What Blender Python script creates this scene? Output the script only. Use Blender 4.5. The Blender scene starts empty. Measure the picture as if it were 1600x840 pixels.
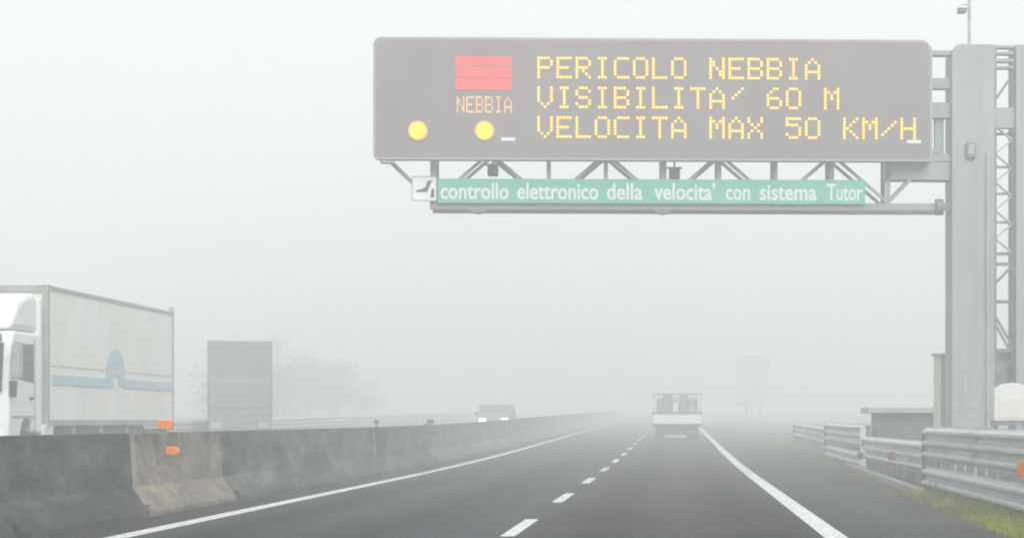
import bpy, bmesh, math, random
from mathutils import Vector, Matrix
R = math.radians
rnd = random.Random(7)
SC = bpy.context.scene
COL = SC.collection

# ------------------------------------------------------------------ camera
EYE = 1.21                     # eye height above the road, camera looks along +Y
F = 3900.0                     # focal length in pixels of the 1600 px wide photograph
CX, CY = 1058.0, 656.0         # pixel the +Y axis falls on
cam_d = bpy.data.cameras.new('camera')
cam = bpy.data.objects.new('camera', cam_d)
COL.objects.link(cam)
cam.location = (0, 0, EYE)
cam.rotation_euler = (R(90), 0, 0)
cam_d.sensor_width = 36.0
cam_d.lens = F / 1600.0 * 36.0
cam_d.shift_x = 0.5 - CX / 1600.0
cam_d.shift_y = (CY - 420.0) / 1600.0
cam_d.clip_start = 0.1
cam_d.clip_end = 2000
SC.camera = cam

# ------------------------------------------------------------------ sky, sun, exposure
SUN_EL, SUN_AZ = 40.0, 160.0    # azimuth clockwise from +Y: the veiled sun stands behind the camera
w = bpy.data.worlds.new('World')
SC.world = w
w.use_nodes = True
nt = w.node_tree
bg = nt.nodes['Background']
sky = nt.nodes.new('ShaderNodeTexSky')
sky.sky_type = 'NISHITA'
sky.sun_disc = False
sky.sun_elevation = R(SUN_EL)
sky.sun_rotation = R(SUN_AZ)
sky.air_density = 0.6
sky.dust_density = 6.0
sky.ozone_density = 1.0
hs = nt.nodes.new('ShaderNodeHueSaturation')
hs.inputs['Saturation'].default_value = 0.10
nt.links.new(sky.outputs[0], hs.inputs['Color'])
veil = nt.nodes.new('ShaderNodeMix')          # the overcast layer that evens out the clear-sky gradient
veil.data_type = 'RGBA'
veil.inputs[0].default_value = 0.75
veil.inputs[7].default_value = (7.6, 8.0, 7.95, 1)
nt.links.new(hs.outputs[0], veil.inputs[6])
nt.links.new(veil.outputs[2], bg.inputs['Color'])
bg.inputs['Strength'].default_value = 0.10

sd = bpy.data.lights.new('sun', 'SUN')
sd.energy = 1.5
sd.angle = R(40)
sd.color = (1.0, 0.97, 0.93)
sun = bpy.data.objects.new('sun', sd)
COL.objects.link(sun)
dirv = Vector((math.sin(R(SUN_AZ)) * math.cos(R(SUN_EL)), math.cos(R(SUN_AZ)) * math.cos(R(SUN_EL)), math.sin(R(SUN_EL))))
sun.rotation_euler = dirv.to_track_quat('Z', 'Y').to_euler()

SC.view_settings.view_transform = 'Standard'
SC.view_settings.look = 'None'
SC.view_settings.gamma = 1
SC.view_settings.exposure = 0.68
SC.view_settings.use_curve_mapping = False
SC.render.engine = 'CYCLES'
SC.cycles.max_bounces = 10
SC.cycles.volume_bounces = 5
SC.cycles.filter_width = 1.9
SC.cycles.use_denoising = True

FOG = 0.0094                   # extinction per metre

# ------------------------------------------------------------------ helpers
def rz(y):
    """height of the road: level, then a gentle climb of 0.6 per cent"""
    if y < 50: return 0.0
    if y < 90: return 0.006 * (y - 50) ** 2 / 80.0
    return 0.006 * (y - 70)

def mat(name, col, rough=0.7, var=0.0, scale=4.0, col2=None, stretch=(1, 1, 1), metal=0.0,
        bump=0.0, bscale=40.0, spec=0.3, emit=None, estr=1.0, lo=0.35, hi=0.65):
    m = bpy.data.materials.new(name)
    m.use_nodes = True
    n = m.node_tree.nodes; L = m.node_tree.links
    b = n['Principled BSDF']
    b.inputs['Roughness'].default_value = rough
    b.inputs['Metallic'].default_value = metal
    b.inputs['Specular IOR Level'].default_value = spec
    b.inputs['Base Color'].default_value = (*col, 1)
    tc = n.new('ShaderNodeTexCoord')
    mp = n.new('ShaderNodeMapping'); mp.inputs['Scale'].default_value = stretch
    L.new(tc.outputs['Object'], mp.inputs['Vector'])
    if col2 is not None or var:
        if col2 is None: col2 = tuple(c * (1 - var) for c in col)
        nz = n.new('ShaderNodeTexNoise')
        nz.inputs['Scale'].default_value = scale
        nz.inputs['Detail'].default_value = 6
        nz.inputs['Roughness'].default_value = 0.65
        L.new(mp.outputs[0], nz.inputs['Vector'])
        cr = n.new('ShaderNodeValToRGB')
        cr.color_ramp.elements[0].position = lo; cr.color_ramp.elements[0].color = (*col2, 1)
        cr.color_ramp.elements[1].position = hi; cr.color_ramp.elements[1].color = (*col, 1)
        L.new(nz.outputs['Fac'], cr.inputs['Fac'])
        L.new(cr.outputs['Color'], b.inputs['Base Color'])
        m['_c'] = 1
    if bump:
        nb = n.new('ShaderNodeTexNoise'); nb.inputs['Scale'].default_value = bscale
        nb.inputs['Detail'].default_value = 4
        L.new(tc.outputs['Object'], nb.inputs['Vector'])
        bp = n.new('ShaderNodeBump'); bp.inputs['Strength'].default_value = bump
        bp.inputs['Distance'].default_value = 0.02
        L.new(nb.outputs['Fac'], bp.inputs['Height']); L.new(bp.outputs[0], b.inputs['Normal'])
    if emit:
        b.inputs['Emission Color'].default_value = (*emit, 1)
        b.inputs['Emission Strength'].default_value = estr
    return m

class MB:
    """collects shapes, builds them as one mesh object"""
    def __init__(s): s.v = []; s.f = []; s.m = []; s.cur = 0
    def add(s, vs, fs):
        o = len(s.v); s.v += [tuple(v) for v in vs]
        for f in fs: s.f.append(tuple(i + o for i in f)); s.m.append(s.cur)
        return s
    def box(s, x0, x1, y0, y1, z0, z1):
        return s.add([(x0,y0,z0),(x1,y0,z0),(x1,y1,z0),(x0,y1,z0),(x0,y0,z1),(x1,y0,z1),(x1,y1,z1),(x0,y1,z1)],
                     [(0,3,2,1),(4,5,6,7),(0,1,5,4),(1,2,6,5),(2,3,7,6),(3,0,4,7)])
    def prism(s, poly, a, b, axis='y'):
        """poly (two coordinates) pushed from a to b along axis: y -> (x,z), x -> (y,z), z -> (x,y)"""
        def P(p, t):
            return {'y': (p[0], t, p[1]), 'x': (t, p[0], p[1]), 'z': (p[0], p[1], t)}[axis]
        n = len(poly)
        vs = [P(p, a) for p in poly] + [P(p, b) for p in poly]
        fs = [tuple(range(n)), tuple(reversed(range(n, 2*n)))]
        for i in range(n):
            j = (i+1) % n
            fs.append((i, i+n, j+n, j))
        return s.add(vs, fs)
    def cyl(s, p0, p1, r, n=10, r1=None):
        p0 = Vector(p0); p1 = Vector(p1); d = (p1-p0)
        q = d.to_track_quat('Z', 'Y')
        r1 = r if r1 is None else r1
        vs = []
        for p, rr in ((p0, r), (p1, r1)):
            for k in range(n):
                a = 2*math.pi*k/n
                vs.append(p + q @ Vector((rr*math.cos(a), rr*math.sin(a), 0)))
        fs = [tuple(reversed(range(n))), tuple(range(n, 2*n))]
        for k in range(n):
            j = (k+1) % n
            fs.append((k, j, j+n, k+n))
        return s.add(vs, fs)
    def bar(s, p0, p1, w, h=None):
        """square bar between two points"""
        p0 = Vector(p0); p1 = Vector(p1); h = h or w
        q = (p1-p0).to_track_quat('Z', 'Y')
        vs = []
        for p in (p0, p1):
            for a, b in ((-1,-1),(1,-1),(1,1),(-1,1)):
                vs.append(p + q @ Vector((a*w/2, b*h/2, 0)))
        return s.add(vs, [(3,2,1,0),(4,5,6,7),(0,1,5,4),(1,2,6,5),(2,3,7,6),(3,0,4,7)])
    def build(s, name, mats, parent=None, loc=(0,0,0), bevel=0, seg=2, smooth=False):
        me = bpy.data.meshes.new(name)
        me.from_pydata(s.v, [], s.f)
        if not isinstance(mats, (list, tuple)): mats = [mats]
        for m in mats: me.materials.append(m)
        for p, k in zip(me.polygons, s.m): p.material_index = k; p.use_smooth = smooth
        bm = bmesh.new(); bm.from_mesh(me); bmesh.ops.recalc_face_normals(bm, faces=bm.faces); bm.to_mesh(me); bm.free()
        o = bpy.data.objects.new(name, me); COL.objects.link(o)
        o.location = loc
        if parent: o.parent = parent
        if bevel:
            bv = o.modifiers.new('bevel', 'BEVEL'); bv.width = bevel; bv.segments = seg; bv.limit_method = 'ANGLE'; bv.angle_limit = R(35)
        return o

def tag(o, label=None, cat=None, group=None, kind=None):
    if label: o['label'] = label
    if cat: o['category'] = cat
    if group: o['group'] = group
    if kind: o['kind'] = kind
    return o

def thing(name, label, cat, loc=(0,0,0), rz_=0, group=None):
    o = bpy.data.objects.new(name, None); COL.objects.link(o)
    o.location = loc; o.rotation_euler = (0, 0, rz_); o.empty_display_size = 0.3
    return tag(o, label, cat, group)

def copy_tree(o, parent=None):
    c = o.copy(); COL.objects.link(c)
    if parent: c.parent = parent
    for ch in list(o.children): copy_tree(ch, c)
    return c

def at(px, py, Y):
    """point at depth Y that the photograph shows at pixel px, py"""
    return Vector(((px-CX)/F*Y, Y, EYE + (CY-py)/F*Y))

def text_mesh(word, offset=0.0):
    """letters as a flat mesh, returns verts (x, y) scaled to a unit box and faces"""
    cu = bpy.data.curves.new('letters', 'FONT'); cu.body = word; cu.size = 1.0; cu.offset = offset
    cu.resolution_u = 3
    ob = bpy.data.objects.new('letters', cu); COL.objects.link(ob)
    dg = bpy.context.evaluated_depsgraph_get()
    me = bpy.data.meshes.new_from_object(ob.evaluated_get(dg))
    vs = [tuple(v.co) for v in me.vertices]; fs = [tuple(p.vertices) for p in me.polygons]
    bpy.data.objects.remove(ob); bpy.data.curves.remove(cu); bpy.data.meshes.remove(me)
    return vs, fs

# ------------------------------------------------------------------ materials
def concrete(name, base, dark, pale, moss=0.0, lo=0.40, hi=0.62, topdirt=0.5):
    """weathered concrete: grain, vertical run-off streaks from the top, dirt along the foot"""
    m = bpy.data.materials.new(name); m.use_nodes = True
    n = m.node_tree.nodes; L = m.node_tree.links
    b = n['Principled BSDF']; b.inputs['Roughness'].default_value = 0.9; b.inputs['Specular IOR Level'].default_value = 0.15
    tc = n.new('ShaderNodeTexCoord')
    def noise(scale, stretch, detail=6, rough=0.65):
        mp = n.new('ShaderNodeMapping'); mp.inputs['Scale'].default_value = stretch
        oi = n.new('ShaderNodeObjectInfo')
        ad = n.new('ShaderNodeVectorMath'); ad.operation = 'ADD'
        sc = n.new('ShaderNodeVectorMath'); sc.operation = 'SCALE'; sc.inputs['Scale'].default_value = 1.0
        L.new(oi.outputs['Location'], sc.inputs[0])
        L.new(tc.outputs['Object'], ad.inputs[0]); L.new(sc.outputs[0], ad.inputs[1])
        L.new(ad.outputs[0], mp.inputs['Vector'])
        t = n.new('ShaderNodeTexNoise'); t.inputs['Scale'].default_value = scale
        t.inputs['Detail'].default_value = detail; t.inputs['Roughness'].default_value = rough
        L.new(mp.outputs[0], t.inputs['Vector']); return t
    def ramp(src, stops):
        r = n.new('ShaderNodeValToRGB'); e = r.color_ramp.elements
        e[0].position, e[0].color = stops[0][0], (*stops[0][1], 1)
        e[1].position, e[1].color = stops[-1][0], (*stops[-1][1], 1)
        for p, c in stops[1:-1]:
            k = e.new(p); k.color = (*c, 1)
        L.new(src, r.inputs['Fac']); return r
    def mix(fac, a, c, mode='MIX'):
        x = n.new('ShaderNodeMix'); x.data_type = 'RGBA'; x.blend_type = mode
        if isinstance(fac, float): x.inputs[0].default_value = fac
        else: L.new(fac, x.inputs[0])
        for inp, val in ((x.inputs[6], a), (x.inputs[7], c)):
            if isinstance(val, tuple): inp.default_value = (*val, 1)
            else: L.new(val, inp)
        return x.outputs[2]
    sp = n.new('ShaderNodeSeparateXYZ'); L.new(tc.outputs['Object'], sp.inputs[0])
    def band(scale, stretch, z0, k, wob):
        '''0..1: k*(z-z0) with a ragged edge of size wob'''
        t = noise(scale, stretch, 6).outputs['Fac']
        a = n.new('ShaderNodeMath'); a.operation = 'MULTIPLY_ADD'; a.inputs[1].default_value = k; a.inputs[2].default_value = -k*z0 - 0.5*wob
        L.new(sp.outputs['Z'], a.inputs[0])
        q_ = n.new('ShaderNodeMath'); q_.operation = 'MULTIPLY_ADD'; q_.inputs[1].default_value = wob; q_.use_clamp = True
        L.new(t, q_.inputs[0]); L.new(a.outputs[0], q_.inputs[2]); return q_.outputs[0]
    def scaled(src, k):
        q_ = n.new('ShaderNodeMath'); q_.operation = 'MULTIPLY'; q_.inputs[1].default_value = k; L.new(src, q_.inputs[0]); return q_.outputs[0]
    big = ramp(noise(2.2, (1, 0.22, 0.8), 8, 0.72).outputs['Fac'], [(lo, dark), (0.5, base), (hi, pale)])
    c = big.outputs['Color']
    # weather stain creeping down from the top edge
    c = mix(scaled(band(2.6, (1, 0.7, 0.35), 0.72, 2.2, 3.2), topdirt), c, (0.050, 0.056, 0.054))
    # thin run-off streaks
    streak = ramp(noise(6.0, (1, 0.9, 0.18), 6).outputs['Fac'], [(0.56, (1, 1, 1)), (0.70, (0.45, 0.46, 0.46))])
    c = mix(0.45, c, streak.outputs['Color'], 'MULTIPLY')
    # patches of moss and splashed dirt towards the foot
    c = mix(scaled(band(2.6, (1, 0.3, 0.9), 0.30, -2.4, 3.6), 0.2 + 0.75*moss), c, (0.022, 0.025, 0.016))
    grain = ramp(noise(13, (1, 0.25, 1), 8, 0.9).outputs['Fac'], [(0.3, (0.25, 0.25, 0.25)), (0.7, (1.6, 1.6, 1.6))])
    c = mix(0.85, c, grain.outputs['Color'], 'MULTIPLY')
    L.new(c, b.inputs['Base Color'])
    bp = n.new('ShaderNodeBump'); bp.inputs['Strength'].default_value = 0.5; bp.inputs['Distance'].default_value = 0.02
    L.new(noise(18, (1, 1, 1), 5).outputs['Fac'], bp.inputs['Height']); L.new(bp.outputs[0], b.inputs['Normal'])
    return m

M = {}
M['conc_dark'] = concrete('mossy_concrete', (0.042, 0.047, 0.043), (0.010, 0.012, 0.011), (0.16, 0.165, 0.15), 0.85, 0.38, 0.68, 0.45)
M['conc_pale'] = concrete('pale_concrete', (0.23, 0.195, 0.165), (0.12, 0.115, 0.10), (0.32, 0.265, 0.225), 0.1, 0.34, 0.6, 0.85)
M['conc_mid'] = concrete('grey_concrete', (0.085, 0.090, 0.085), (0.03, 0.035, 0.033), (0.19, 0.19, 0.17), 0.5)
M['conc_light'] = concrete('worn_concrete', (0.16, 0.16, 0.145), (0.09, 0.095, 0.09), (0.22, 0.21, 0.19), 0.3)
M['conc_patch'] = concrete('mortar', (0.30, 0.29, 0.27), (0.22, 0.21, 0.20), (0.36, 0.35, 0.33), 0.1, topdirt=0.2)
M['galv'] = mat('galvanised_steel', (0.42, 0.45, 0.46), 0.5, col2=(0.30, 0.33, 0.345), scale=2.2, metal=0.25, spec=0.4, bump=0.05)
M['galv_dark'] = mat('weathered_steel', (0.20, 0.22, 0.23), 0.6, col2=(0.12, 0.135, 0.14), scale=3.0, metal=0.2)
M['truss'] = mat('truss_steel', (0.31, 0.33, 0.335), 0.55, col2=(0.24, 0.26, 0.265), scale=2.0, metal=0.1)
M['rail'] = mat('guardrail_steel', (0.62, 0.65, 0.66), 0.45, col2=(0.42, 0.455, 0.47), scale=1.6, stretch=(1, 0.35, 3), metal=0.3, spec=0.5)
M['rail_post'] = mat('guardrail_post_steel', (0.17, 0.19, 0.20), 0.6, col2=(0.09, 0.10, 0.11), scale=4, metal=0.2)
M['column'] = mat('grey_painted_steel', (0.315, 0.35, 0.355), 0.6, col2=(0.22, 0.25, 0.255), scale=1.6, stretch=(1.6, 1, 0.22), spec=0.3, lo=0.28, hi=0.6)
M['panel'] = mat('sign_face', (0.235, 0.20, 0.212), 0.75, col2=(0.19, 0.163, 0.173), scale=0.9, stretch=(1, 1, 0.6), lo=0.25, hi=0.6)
M['panel_rim'] = mat('sign_case', (0.36, 0.36, 0.36), 0.6, var=0.12, scale=1.0)
M['amber'] = mat('amber_diode', (0.3, 0.2, 0.02), 0.5, emit=(1.0, 0.56, 0.0), estr=1.05)
M['amber_small'] = mat('amber_small_diode', (0.3, 0.2, 0.05), 0.5, emit=(1.0, 0.52, 0.18), estr=0.8)
M['red'] = mat('red_diode', (0.3, 0.02, 0.02), 0.5, emit=(1.0, 0.01, 0.015), estr=1.0)
M['lamp'] = mat('yellow_lamp', (0.5, 0.35, 0.0), 0.4, emit=(1.0, 0.60, 0.0), estr=1.35)
M['lamp_halo'] = mat('amber_halo', (0.5, 0.25, 0.0), 0.4, emit=(1.0, 0.27, 0.0), estr=1.0)  # orange halo of the warning lamps, put into a glowing material
M['green'] = mat('green_sign_face', (0.12, 0.44, 0.35), 0.5, col2=(0.10, 0.39, 0.31), scale=1.4)
M['white'] = mat('white_paint', (0.78, 0.80, 0.80), 0.5, col2=(0.66, 0.69, 0.69), scale=1.2)
M['letter'] = mat('letter_white', (0.66, 0.70, 0.69), 0.5)
M['picto'] = mat('pictogram_dark', (0.06, 0.06, 0.065), 0.6)
M['black'] = mat('black_plastic', (0.025, 0.027, 0.03), 0.6)
M['rubber'] = mat('tyre_rubber', (0.02, 0.02, 0.02), 0.85)
M['glass'] = mat('dark_glass', (0.022, 0.032, 0.042), 0.35, spec=0.15)
M['orange'] = mat('orange_reflector', (0.85, 0.22, 0.0), 0.45, col2=(0.66, 0.15, 0.0), scale=9)
M['rust'] = mat('dull_orange_reflector', (0.22, 0.09, 0.045), 0.6, col2=(0.15, 0.07, 0.045), scale=9)
M['cab'] = mat('cab_white', (0.78, 0.80, 0.80), 0.35, col2=(0.68, 0.70, 0.70), scale=1.5, spec=0.5)
M['box'] = mat('box_side', (0.80, 0.81, 0.78), 0.55, col2=(0.68, 0.665, 0.61), scale=0.8, stretch=(1, 1.0, 0.55), lo=0.22, hi=0.60)
M['blue'] = mat('faded_blue', (0.32, 0.49, 0.60), 0.6, col2=(0.46, 0.59, 0.65), scale=3)
M['frame'] = mat('grey_frame', (0.38, 0.38, 0.37), 0.6, var=0.35, scale=3)
M['chassis'] = mat('chassis_dark', (0.035, 0.045, 0.055), 0.7, col2=(0.075, 0.085, 0.095), scale=4)
M['grey_truck'] = mat('grey_truck_body', (0.22, 0.24, 0.245), 0.6, col2=(0.18, 0.20, 0.205), scale=1.3, stretch=(2.5, 1, 0.3))
M['grey_box'] = mat('grey_box_body', (0.165, 0.185, 0.19), 0.7, col2=(0.12, 0.14, 0.145), scale=1.3, stretch=(2.5, 1, 0.3))
M['dull_glass'] = mat('hazy_glass', (0.145, 0.168, 0.18), 0.8, spec=0.05)
M['cabinet'] = mat('cabinet_white', (0.72, 0.73, 0.68), 0.5, col2=(0.62, 0.63, 0.58), scale=2)
M['shelter'] = mat('corrugated_grey', (0.20, 0.21, 0.205), 0.7, col2=(0.12, 0.13, 0.13), scale=2.2, stretch=(3, 3, 0.4))
M['roof'] = mat('shelter_lid', (0.46, 0.47, 0.45), 0.7, var=0.25, scale=2)
M['blueconc'] = mat('damp_concrete', (0.10, 0.125, 0.135), 0.85, col2=(0.06, 0.075, 0.085), scale=2, bump=0.3)
M['kerb'] = mat('kerb_stone', (0.36, 0.35, 0.31), 0.9, col2=(0.20, 0.20, 0.175), scale=3, bump=0.4)
M['brown'] = mat('rusty_load', (0.34, 0.28, 0.275), 0.8, col2=(0.26, 0.21, 0.21), scale=4)
M['mauve'] = mat('dull_load', (0.36, 0.33, 0.37), 0.8, var=0.2, scale=4)
M['bark'] = mat('bark', (0.07, 0.06, 0.05), 0.9, var=0.4, scale=8)
M['leaf'] = mat('dull_leaves', (0.10, 0.115, 0.085), 0.8, col2=(0.06, 0.075, 0.05), scale=1.5)
M['taillight'] = mat('tail_lamp', (0.12, 0.03, 0.03), 0.5)
M['headlight'] = mat('lit_headlight', (0.9, 0.9, 0.9), 0.2, emit=(0.95, 1.0, 1.0), estr=2.6)
M['signface'] = mat('pale_sign_face', (0.50, 0.52, 0.60), 0.6, col2=(0.56, 0.58, 0.64), scale=0.9)

# asphalt: coarse grain, worn wheel tracks along the lanes, a seam between two pavements
def asphalt():
    m = bpy.data.materials.new('asphalt'); m.use_nodes = True
    n = m.node_tree.nodes; L = m.node_tree.links
    b = n['Principled BSDF']; b.inputs['Roughness'].default_value = 0.85; b.inputs['Specular IOR Level'].default_value = 0.04
    tc = n.new('ShaderNodeTexCoord')
    def noise(scale, stretch, detail=5):
        mp = n.new('ShaderNodeMapping'); mp.inputs['Scale'].default_value = stretch
        L.new(tc.outputs['Object'], mp.inputs['Vector'])
        t = n.new('ShaderNodeTexNoise'); t.inputs['Scale'].default_value = scale; t.inputs['Detail'].default_value = detail
        L.new(mp.outputs[0], t.inputs['Vector']); return t.outputs['Fac']
    def ramp(src, stops):
        r = n.new('ShaderNodeValToRGB'); e = r.color_ramp.elements
        e[0].position, e[0].color = stops[0][0], (*stops[0][1], 1)
        e[1].position, e[1].color = stops[-1][0], (*stops[-1][1], 1)
        for p, c in stops[1:-1]:
            k = e.new(p); k.color = (*c, 1)
        L.new(src, r.inputs['Fac']); return r.outputs['Color']
    def mul(a, c, f=1.0):
        x = n.new('ShaderNodeMix'); x.data_type = 'RGBA'; x.blend_type = 'MULTIPLY'; x.inputs[0].default_value = f
        L.new(a, x.inputs[6]); L.new(c, x.inputs[7]); return x.outputs[2]
    sp = n.new('ShaderNodeSeparateXYZ'); L.new(tc.outputs['Object'], sp.inputs[0])
    # wobble the lane coordinate a little so that tracks do not look ruled
    wb = n.new('ShaderNodeMath'); wb.operation = 'MULTIPLY_ADD'; wb.inputs[1].default_value = 0.5
    L.new(noise(0.35, (1, 0.25, 1), 3), wb.inputs[0]); L.new(sp.outputs['X'], wb.inputs[2])
    mr = n.new('ShaderNodeMapRange'); mr.inputs['From Min'].default_value = -20.0; mr.inputs['From Max'].default_value = 5.0
    L.new(wb.outputs[0], mr.inputs['Value'])
    def X(x): return (x + 0.25 + 20) / 25.0
    K = 1.0
    dirt = (0.022, 0.022, 0.020); dk = (0.010, 0.013, 0.017); md = (0.036, 0.041, 0.047); rt = (0.038, 0.036, 0.039); rt2 = (0.013, 0.0125, 0.015)
    base = ramp(mr.outputs[0], [(0.0, md), (X(-6.7), dirt), (X(-5.95), dirt), (X(-5.7), md), (X(-4.9), dk), (X(-4.1), md),
                                (X(-3.2), dk), (X(-2.0), md), (X(-1.7), rt), (X(-0.85), rt2), (X(0.0), rt), (X(0.8), rt2),
                                (X(1.8), rt), (X(2.6), md), (X(3.6), rt)])
    c = mul(base, ramp(noise(0.5, (1, 0.2, 1)), [(0.33, (0.6, 0.62, 0.66)), (0.67, (1.4, 1.37, 1.33))]))
    c = mul(c, ramp(noise(16, (1, 0.6, 1), 6), [(0.3, (0.4, 0.4, 0.4)), (0.7, (1.7, 1.7, 1.7))]))
    L.new(c, b.inputs['Base Color'])
    bp = n.new('ShaderNodeBump'); bp.inputs['Strength'].default_value = 0.35; bp.inputs['Distance'].default_value = 0.01
    L.new(noise(60, (1, 1, 1), 3), bp.inputs['Height']); L.new(bp.outputs[0], b.inputs['Normal'])
    return m
M['asphalt'] = asphalt()
M['line'] = mat('road_paint', (0.66, 0.68, 0.67), 0.8, col2=(0.16, 0.165, 0.17), scale=11, lo=0.33, hi=0.50, spec=0.1, stretch=(1, 0.5, 1))
M['soil'] = mat('verge_soil', (0.085, 0.080, 0.045), 0.95, col2=(0.040, 0.042, 0.022), scale=1.3, bump=0.6, bscale=12, spec=0.05)
M['grass'] = mat('grass_blades', (0.30, 0.32, 0.005), 0.85, col2=(0.10, 0.17, 0.005), scale=0.9, spec=0.1)
M['grass_dry'] = mat('dry_grass_blades', (0.17, 0.15, 0.07), 0.9, col2=(0.11, 0.10, 0.05), scale=1.5, spec=0.1)

# ------------------------------------------------------------------ ground, road, markings
Y_END = 480.0
YS = [-12 + 4*i for i in range(36)]
YS += [YS[-1] + 10*i for i in range(1, 33)]
YS = [y for y in YS if y < Y_END] + [Y_END]

def sheet(name, xl, xr, dz, m, ys=YS, nx=1):
    mb = MB(); vs = []; fs = []
    for y in ys:
        a = xl(y) if callable(xl) else xl; b = xr(y) if callable(xr) else xr
        for k in range(nx+1): vs.append((a + (b-a)*k/nx, y, rz(y) + dz))
    for i in range(len(ys)-1):
        for k in range(nx):
            a = i*(nx+1)+k; fs.append((a, a+1, a+nx+2, a+nx+1))
    mb.add(vs, fs)
    return tag(mb.build(name, m), kind='structure')

def road_edge(y):
    pts = [(-12, 3.15), (20, 3.28), (30, 3.45), (40, 3.56), (61, 4.0), (90, 4.15), (500, 4.15)]
    for (a, xa), (b, xb) in zip(pts, pts[1:]):
        if y <= b: return xa + (xb-xa)*(y-a)/(b-a) + 0.03*math.sin(y*1.9) + 0.02*math.sin(y*4.3)
    return 4.15

sheet('ground', -150, 110, -0.012, M['soil'])
fine = [-12 + 1.0*i for i in range(113)] + [y for y in YS if y > 101]
sheet('road', -18.7, road_edge, 0.0, M['asphalt'], fine)
sheet('edge_line', -5.90, -5.66, 0.004, M['line'])
o = sheet('edge_line', 1.52, 1.76, 0.004, M['line'])
mb = MB(); y = 15.2
while y < 240:
    ys = [y, y+1.5, y+3.0, y+4.5]
    vs = []; fs = []
    for yy in ys: vs += [(-1.85, yy, rz(yy)+0.004), (-1.69, yy, rz(yy)+0.004)]
    for i in range(3): fs.append((2*i, 2*i+1, 2*i+3, 2*i+2))
    mb.add(vs, fs); y += 11.0 if y > 36 else 10.8
tag(mb.build('lane_dashes', M['line']), kind='structure')

# pale kerb along the edge of the hard shoulder
mb = MB(); ky = [40.5 + 1.0*i for i in range(24)]
for a, b in zip(ky, ky[1:]):
    xa, xb = 3.86 + 0.018*(a-40), 3.86 + 0.018*(b-40)
    mb.add([(xa,a,rz(a)-.05),(xa+.16,a,rz(a)-.05),(xb+.16,b-.02,rz(b)-.05),(xb,b-.02,rz(b)-.05),
            (xa,a,rz(a)+.10),(xa+.16,a,rz(a)+.10),(xb+.16,b-.02,rz(b)+.10),(xb,b-.02,rz(b)+.10)],
           [(0,3,2,1),(4,5,6,7),(0,1,5,4),(1,2,6,5),(2,3,7,6),(3,0,4,7)])
tag(mb.build('kerb', M['kerb']), kind='structure')

# ------------------------------------------------------------------ fog
haze_mb = MB().box(-150, 110, -12, 481, -1.3, 10.6)
hm = bpy.data.materials.new('haze'); hm.use_nodes = True
hn = hm.node_tree; hn.nodes.remove(hn.nodes['Principled BSDF'])
pv = hn.nodes.new('ShaderNodeVolumePrincipled')
pv.inputs['Color'].default_value = (0.965, 0.985, 0.98, 1)
pv.inputs['Density'].default_value = FOG
pv.inputs['Anisotropy'].default_value = 0.1
hn.links.new(pv.outputs[0], hn.nodes['Material Output'].inputs['Volume'])
haze = tag(haze_mb.build('haze', hm), kind='stuff')

# ------------------------------------------------------------------ median barrier, element by element
BX = -6.89
PROF = [(-0.34, 0), (-0.34, 0.07), (-0.13, 0.38), (-0.085, 1.05), (0.085, 1.05), (0.13, 0.38), (0.34, 0.07), (0.34, 0)]
def clip_low(z):     # the profile above a drain gap
    s = 0.34 - (z-0.07)/(0.38-0.07)*0.21
    return [(-s, z), (-0.13, 0.38), (-0.085, 1.05), (0.085, 1.05), (0.13, 0.38), (s, z)]
def barrier_mb(L=6.17):
    mb = MB()
    mb.prism(PROF, 0.30, L-0.02, 'y')
    mb.prism(clip_low(0.15), 0.02, 0.2985, 'y')
    return mb
bars = {}
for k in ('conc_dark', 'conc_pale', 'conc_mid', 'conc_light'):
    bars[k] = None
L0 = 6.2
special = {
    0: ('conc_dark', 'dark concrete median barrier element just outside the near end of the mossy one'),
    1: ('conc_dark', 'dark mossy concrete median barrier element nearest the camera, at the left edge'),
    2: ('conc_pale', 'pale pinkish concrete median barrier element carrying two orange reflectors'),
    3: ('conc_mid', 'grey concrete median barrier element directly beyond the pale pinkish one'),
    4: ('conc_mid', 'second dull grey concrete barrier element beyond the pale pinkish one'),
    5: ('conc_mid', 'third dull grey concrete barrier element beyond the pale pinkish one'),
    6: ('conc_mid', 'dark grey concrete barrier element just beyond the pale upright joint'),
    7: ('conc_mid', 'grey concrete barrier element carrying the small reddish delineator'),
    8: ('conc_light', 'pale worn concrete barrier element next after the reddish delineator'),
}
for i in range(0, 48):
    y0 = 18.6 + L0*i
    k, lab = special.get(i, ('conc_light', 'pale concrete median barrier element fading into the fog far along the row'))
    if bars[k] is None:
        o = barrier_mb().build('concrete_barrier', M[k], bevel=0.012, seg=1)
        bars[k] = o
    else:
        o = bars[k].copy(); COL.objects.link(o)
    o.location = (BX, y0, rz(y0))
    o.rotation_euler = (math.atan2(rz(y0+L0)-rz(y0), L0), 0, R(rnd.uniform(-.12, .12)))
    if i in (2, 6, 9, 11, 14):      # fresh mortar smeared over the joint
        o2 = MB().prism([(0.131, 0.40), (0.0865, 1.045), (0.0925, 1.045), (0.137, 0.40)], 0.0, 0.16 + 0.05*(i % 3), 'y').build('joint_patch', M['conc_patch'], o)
    tag(o, lab, 'barrier', 'concrete barrier elements of the median')

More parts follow.
